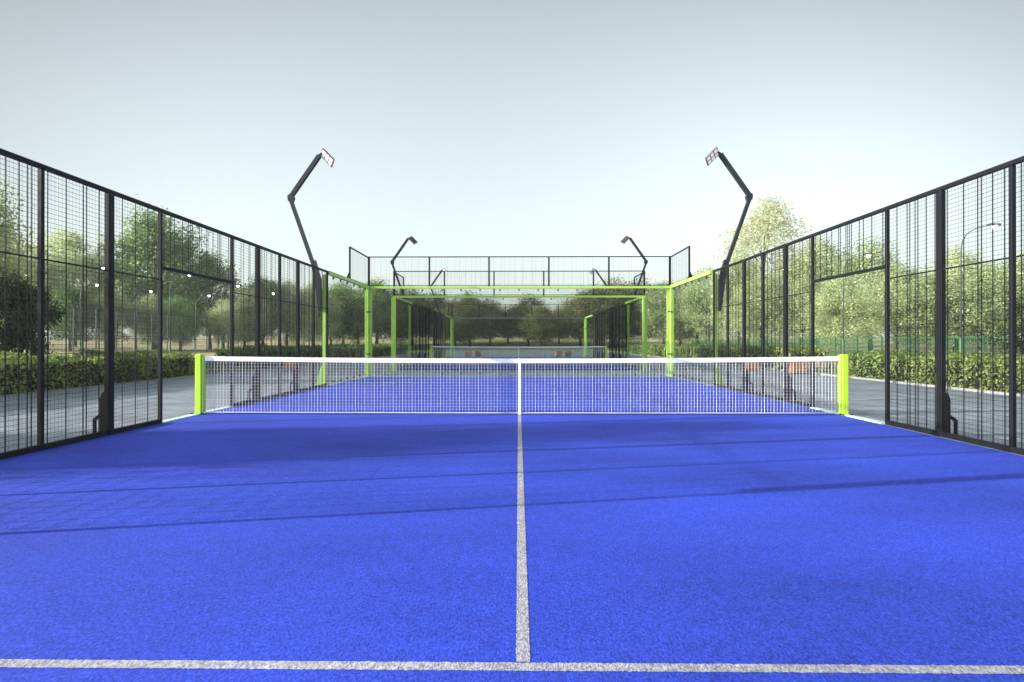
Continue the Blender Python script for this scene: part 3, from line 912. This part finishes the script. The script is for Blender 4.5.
LAMPS = [(100, 36.5, 'lit street lamp on a curved pole left of the largest tree'),
         (187, 40.0, 'lit street lamp shining just under the mesh panel over the left doorway'),
         (236, 48.0, 'lit street lamp at the right side of the left doorway, beside its post'),
         (272, 55.5, 'lit street lamp seen through the left mesh nearest the floodlight pole'),
         (21, 39.7, 'lit street lamp above the dark round tree at the left edge'),
         (93, 47.0, 'lit street lamp lower behind the curved pole on the left'),
         (148, 53.0, 'lit street lamp before the largest tree, left of the doorway post'),
         (207, 58.0, 'lit street lamp low within the left doorway above the net post'),
         (990, 23.7, 'curved street lamp tallest on the right, behind the right edge mesh'),
         (866, 31.5, 'street lamp rising in the right doorway above the green railing'),
         (783, 37.5, 'lit street lamp seen through the right mesh below the pale trees'),
         (722, 47.0, 'lit street lamp beside the foot of the right floodlight arm')]
for i, (px, d, lb) in enumerate(LAMPS):
    x, y = at(px, d)
    place(lp if i == 0 else copy_tree(lp), (x - 1.38, y, 0), 0, lb)

# ------------------------------------------------------------------ light
SUN_EL = R(15.5)
trav = Vector((0.980, 0.200, 0)).normalized()            # horizontal travel of the light
D = Vector((trav.x * math.cos(SUN_EL), trav.y * math.cos(SUN_EL), -math.sin(SUN_EL)))
sl = bpy.data.lights.new('sun', 'SUN'); sl.energy = 5.0; sl.angle = R(0.53); sl.color = (1.0, 0.96, 0.88)
so = bpy.data.objects.new('sun', sl); link(so); so.location = (-30, -10, 20)
so.rotation_euler = D.to_track_quat('-Z', 'Y').to_euler()

w = bpy.data.worlds.new('World'); S.world = w; w.use_nodes = True
nt = w.node_tree
bg = nt.nodes['Background']
sky = nt.nodes.new('ShaderNodeTexSky'); sky.sky_type = 'NISHITA'; sky.sun_disc = False
sky.sun_elevation = SUN_EL
to_sun = -trav
sky.sun_rotation = math.atan2(to_sun.x, to_sun.y)
sky.air_density = 1.0; sky.dust_density = 1.5; sky.ozone_density = 1.0
hs = nt.nodes.new('ShaderNodeHueSaturation'); hs.inputs['Saturation'].default_value = 0.32
nt.links.new(sky.outputs[0], hs.inputs['Color']); # sky dimmed towards the sides; extra brightness added behind the camera as fill light
tcw = nt.nodes.new('ShaderNodeTexCoord'); sx = nt.nodes.new('ShaderNodeSeparateXYZ')
nt.links.new(tcw.outputs['Generated'], sx.inputs[0])
def mrange(src, a, b2, c, d):
    n = nt.nodes.new('ShaderNodeMapRange'); n.interpolation_type = 'SMOOTHSTEP'
    for i, v in enumerate((a, b2, c, d)): n.inputs[i + 1].default_value = v
    nt.links.new(src, n.inputs[0]); return n.outputs[0]
fa = mrange(sx.outputs['Y'], 0.58, 0.95, 0.45, 1.0)
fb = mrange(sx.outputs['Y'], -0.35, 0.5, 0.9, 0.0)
fx = nt.nodes.new('ShaderNodeMath'); fx.operation = 'MULTIPLY_ADD'; fx.inputs[1].default_value = 0.06; fx.inputs[2].default_value = 1.0
nt.links.new(sx.outputs['X'], fx.inputs[0])
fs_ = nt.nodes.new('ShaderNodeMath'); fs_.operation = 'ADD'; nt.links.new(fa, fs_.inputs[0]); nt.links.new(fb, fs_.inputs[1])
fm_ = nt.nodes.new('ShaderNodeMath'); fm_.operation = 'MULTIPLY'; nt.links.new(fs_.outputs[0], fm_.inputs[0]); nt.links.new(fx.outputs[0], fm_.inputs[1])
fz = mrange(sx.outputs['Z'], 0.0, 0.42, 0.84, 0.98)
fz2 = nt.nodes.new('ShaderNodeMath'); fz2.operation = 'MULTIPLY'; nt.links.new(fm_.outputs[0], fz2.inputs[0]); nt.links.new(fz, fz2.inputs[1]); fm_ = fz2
vs_ = nt.nodes.new('ShaderNodeVectorMath'); vs_.operation = 'SCALE'
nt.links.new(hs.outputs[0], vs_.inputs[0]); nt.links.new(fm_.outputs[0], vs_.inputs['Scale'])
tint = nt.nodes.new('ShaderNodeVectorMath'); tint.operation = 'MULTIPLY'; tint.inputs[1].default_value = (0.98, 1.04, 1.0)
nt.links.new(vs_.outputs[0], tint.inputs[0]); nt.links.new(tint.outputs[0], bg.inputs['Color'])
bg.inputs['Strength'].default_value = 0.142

# ------------------------------------------------------------------ haze
b = MB(); b.box(-430, 430, -310, 490, -1.5, 27.0)
hm = bpy.data.materials.new('haze'); hm.use_nodes = True
hn = hm.node_tree; hn.nodes.clear()
ho = hn.nodes.new('ShaderNodeOutputMaterial'); pv = hn.nodes.new('ShaderNodeVolumePrincipled')
pv.inputs['Color'].default_value = (0.93, 0.96, 1.0, 1)
pv.inputs['Density'].default_value = 0.0005
pv.inputs['Anisotropy'].default_value = 0.1
hn.links.new(pv.outputs[0], ho.inputs['Volume'])
tag(b.build('haze', hm), kind='stuff')

# ------------------------------------------------------------------ camera
cam = bpy.data.cameras.new('camera'); cam.sensor_width = 36; cam.lens = 20.0
cam.clip_start = 0.05; cam.clip_end = 3000
co = bpy.data.objects.new('camera', cam); link(co)
co.location = (-0.017, -8.95, 1.14)
co.rotation_euler = (R(90.12), 0, R(0.65))
S.camera = co
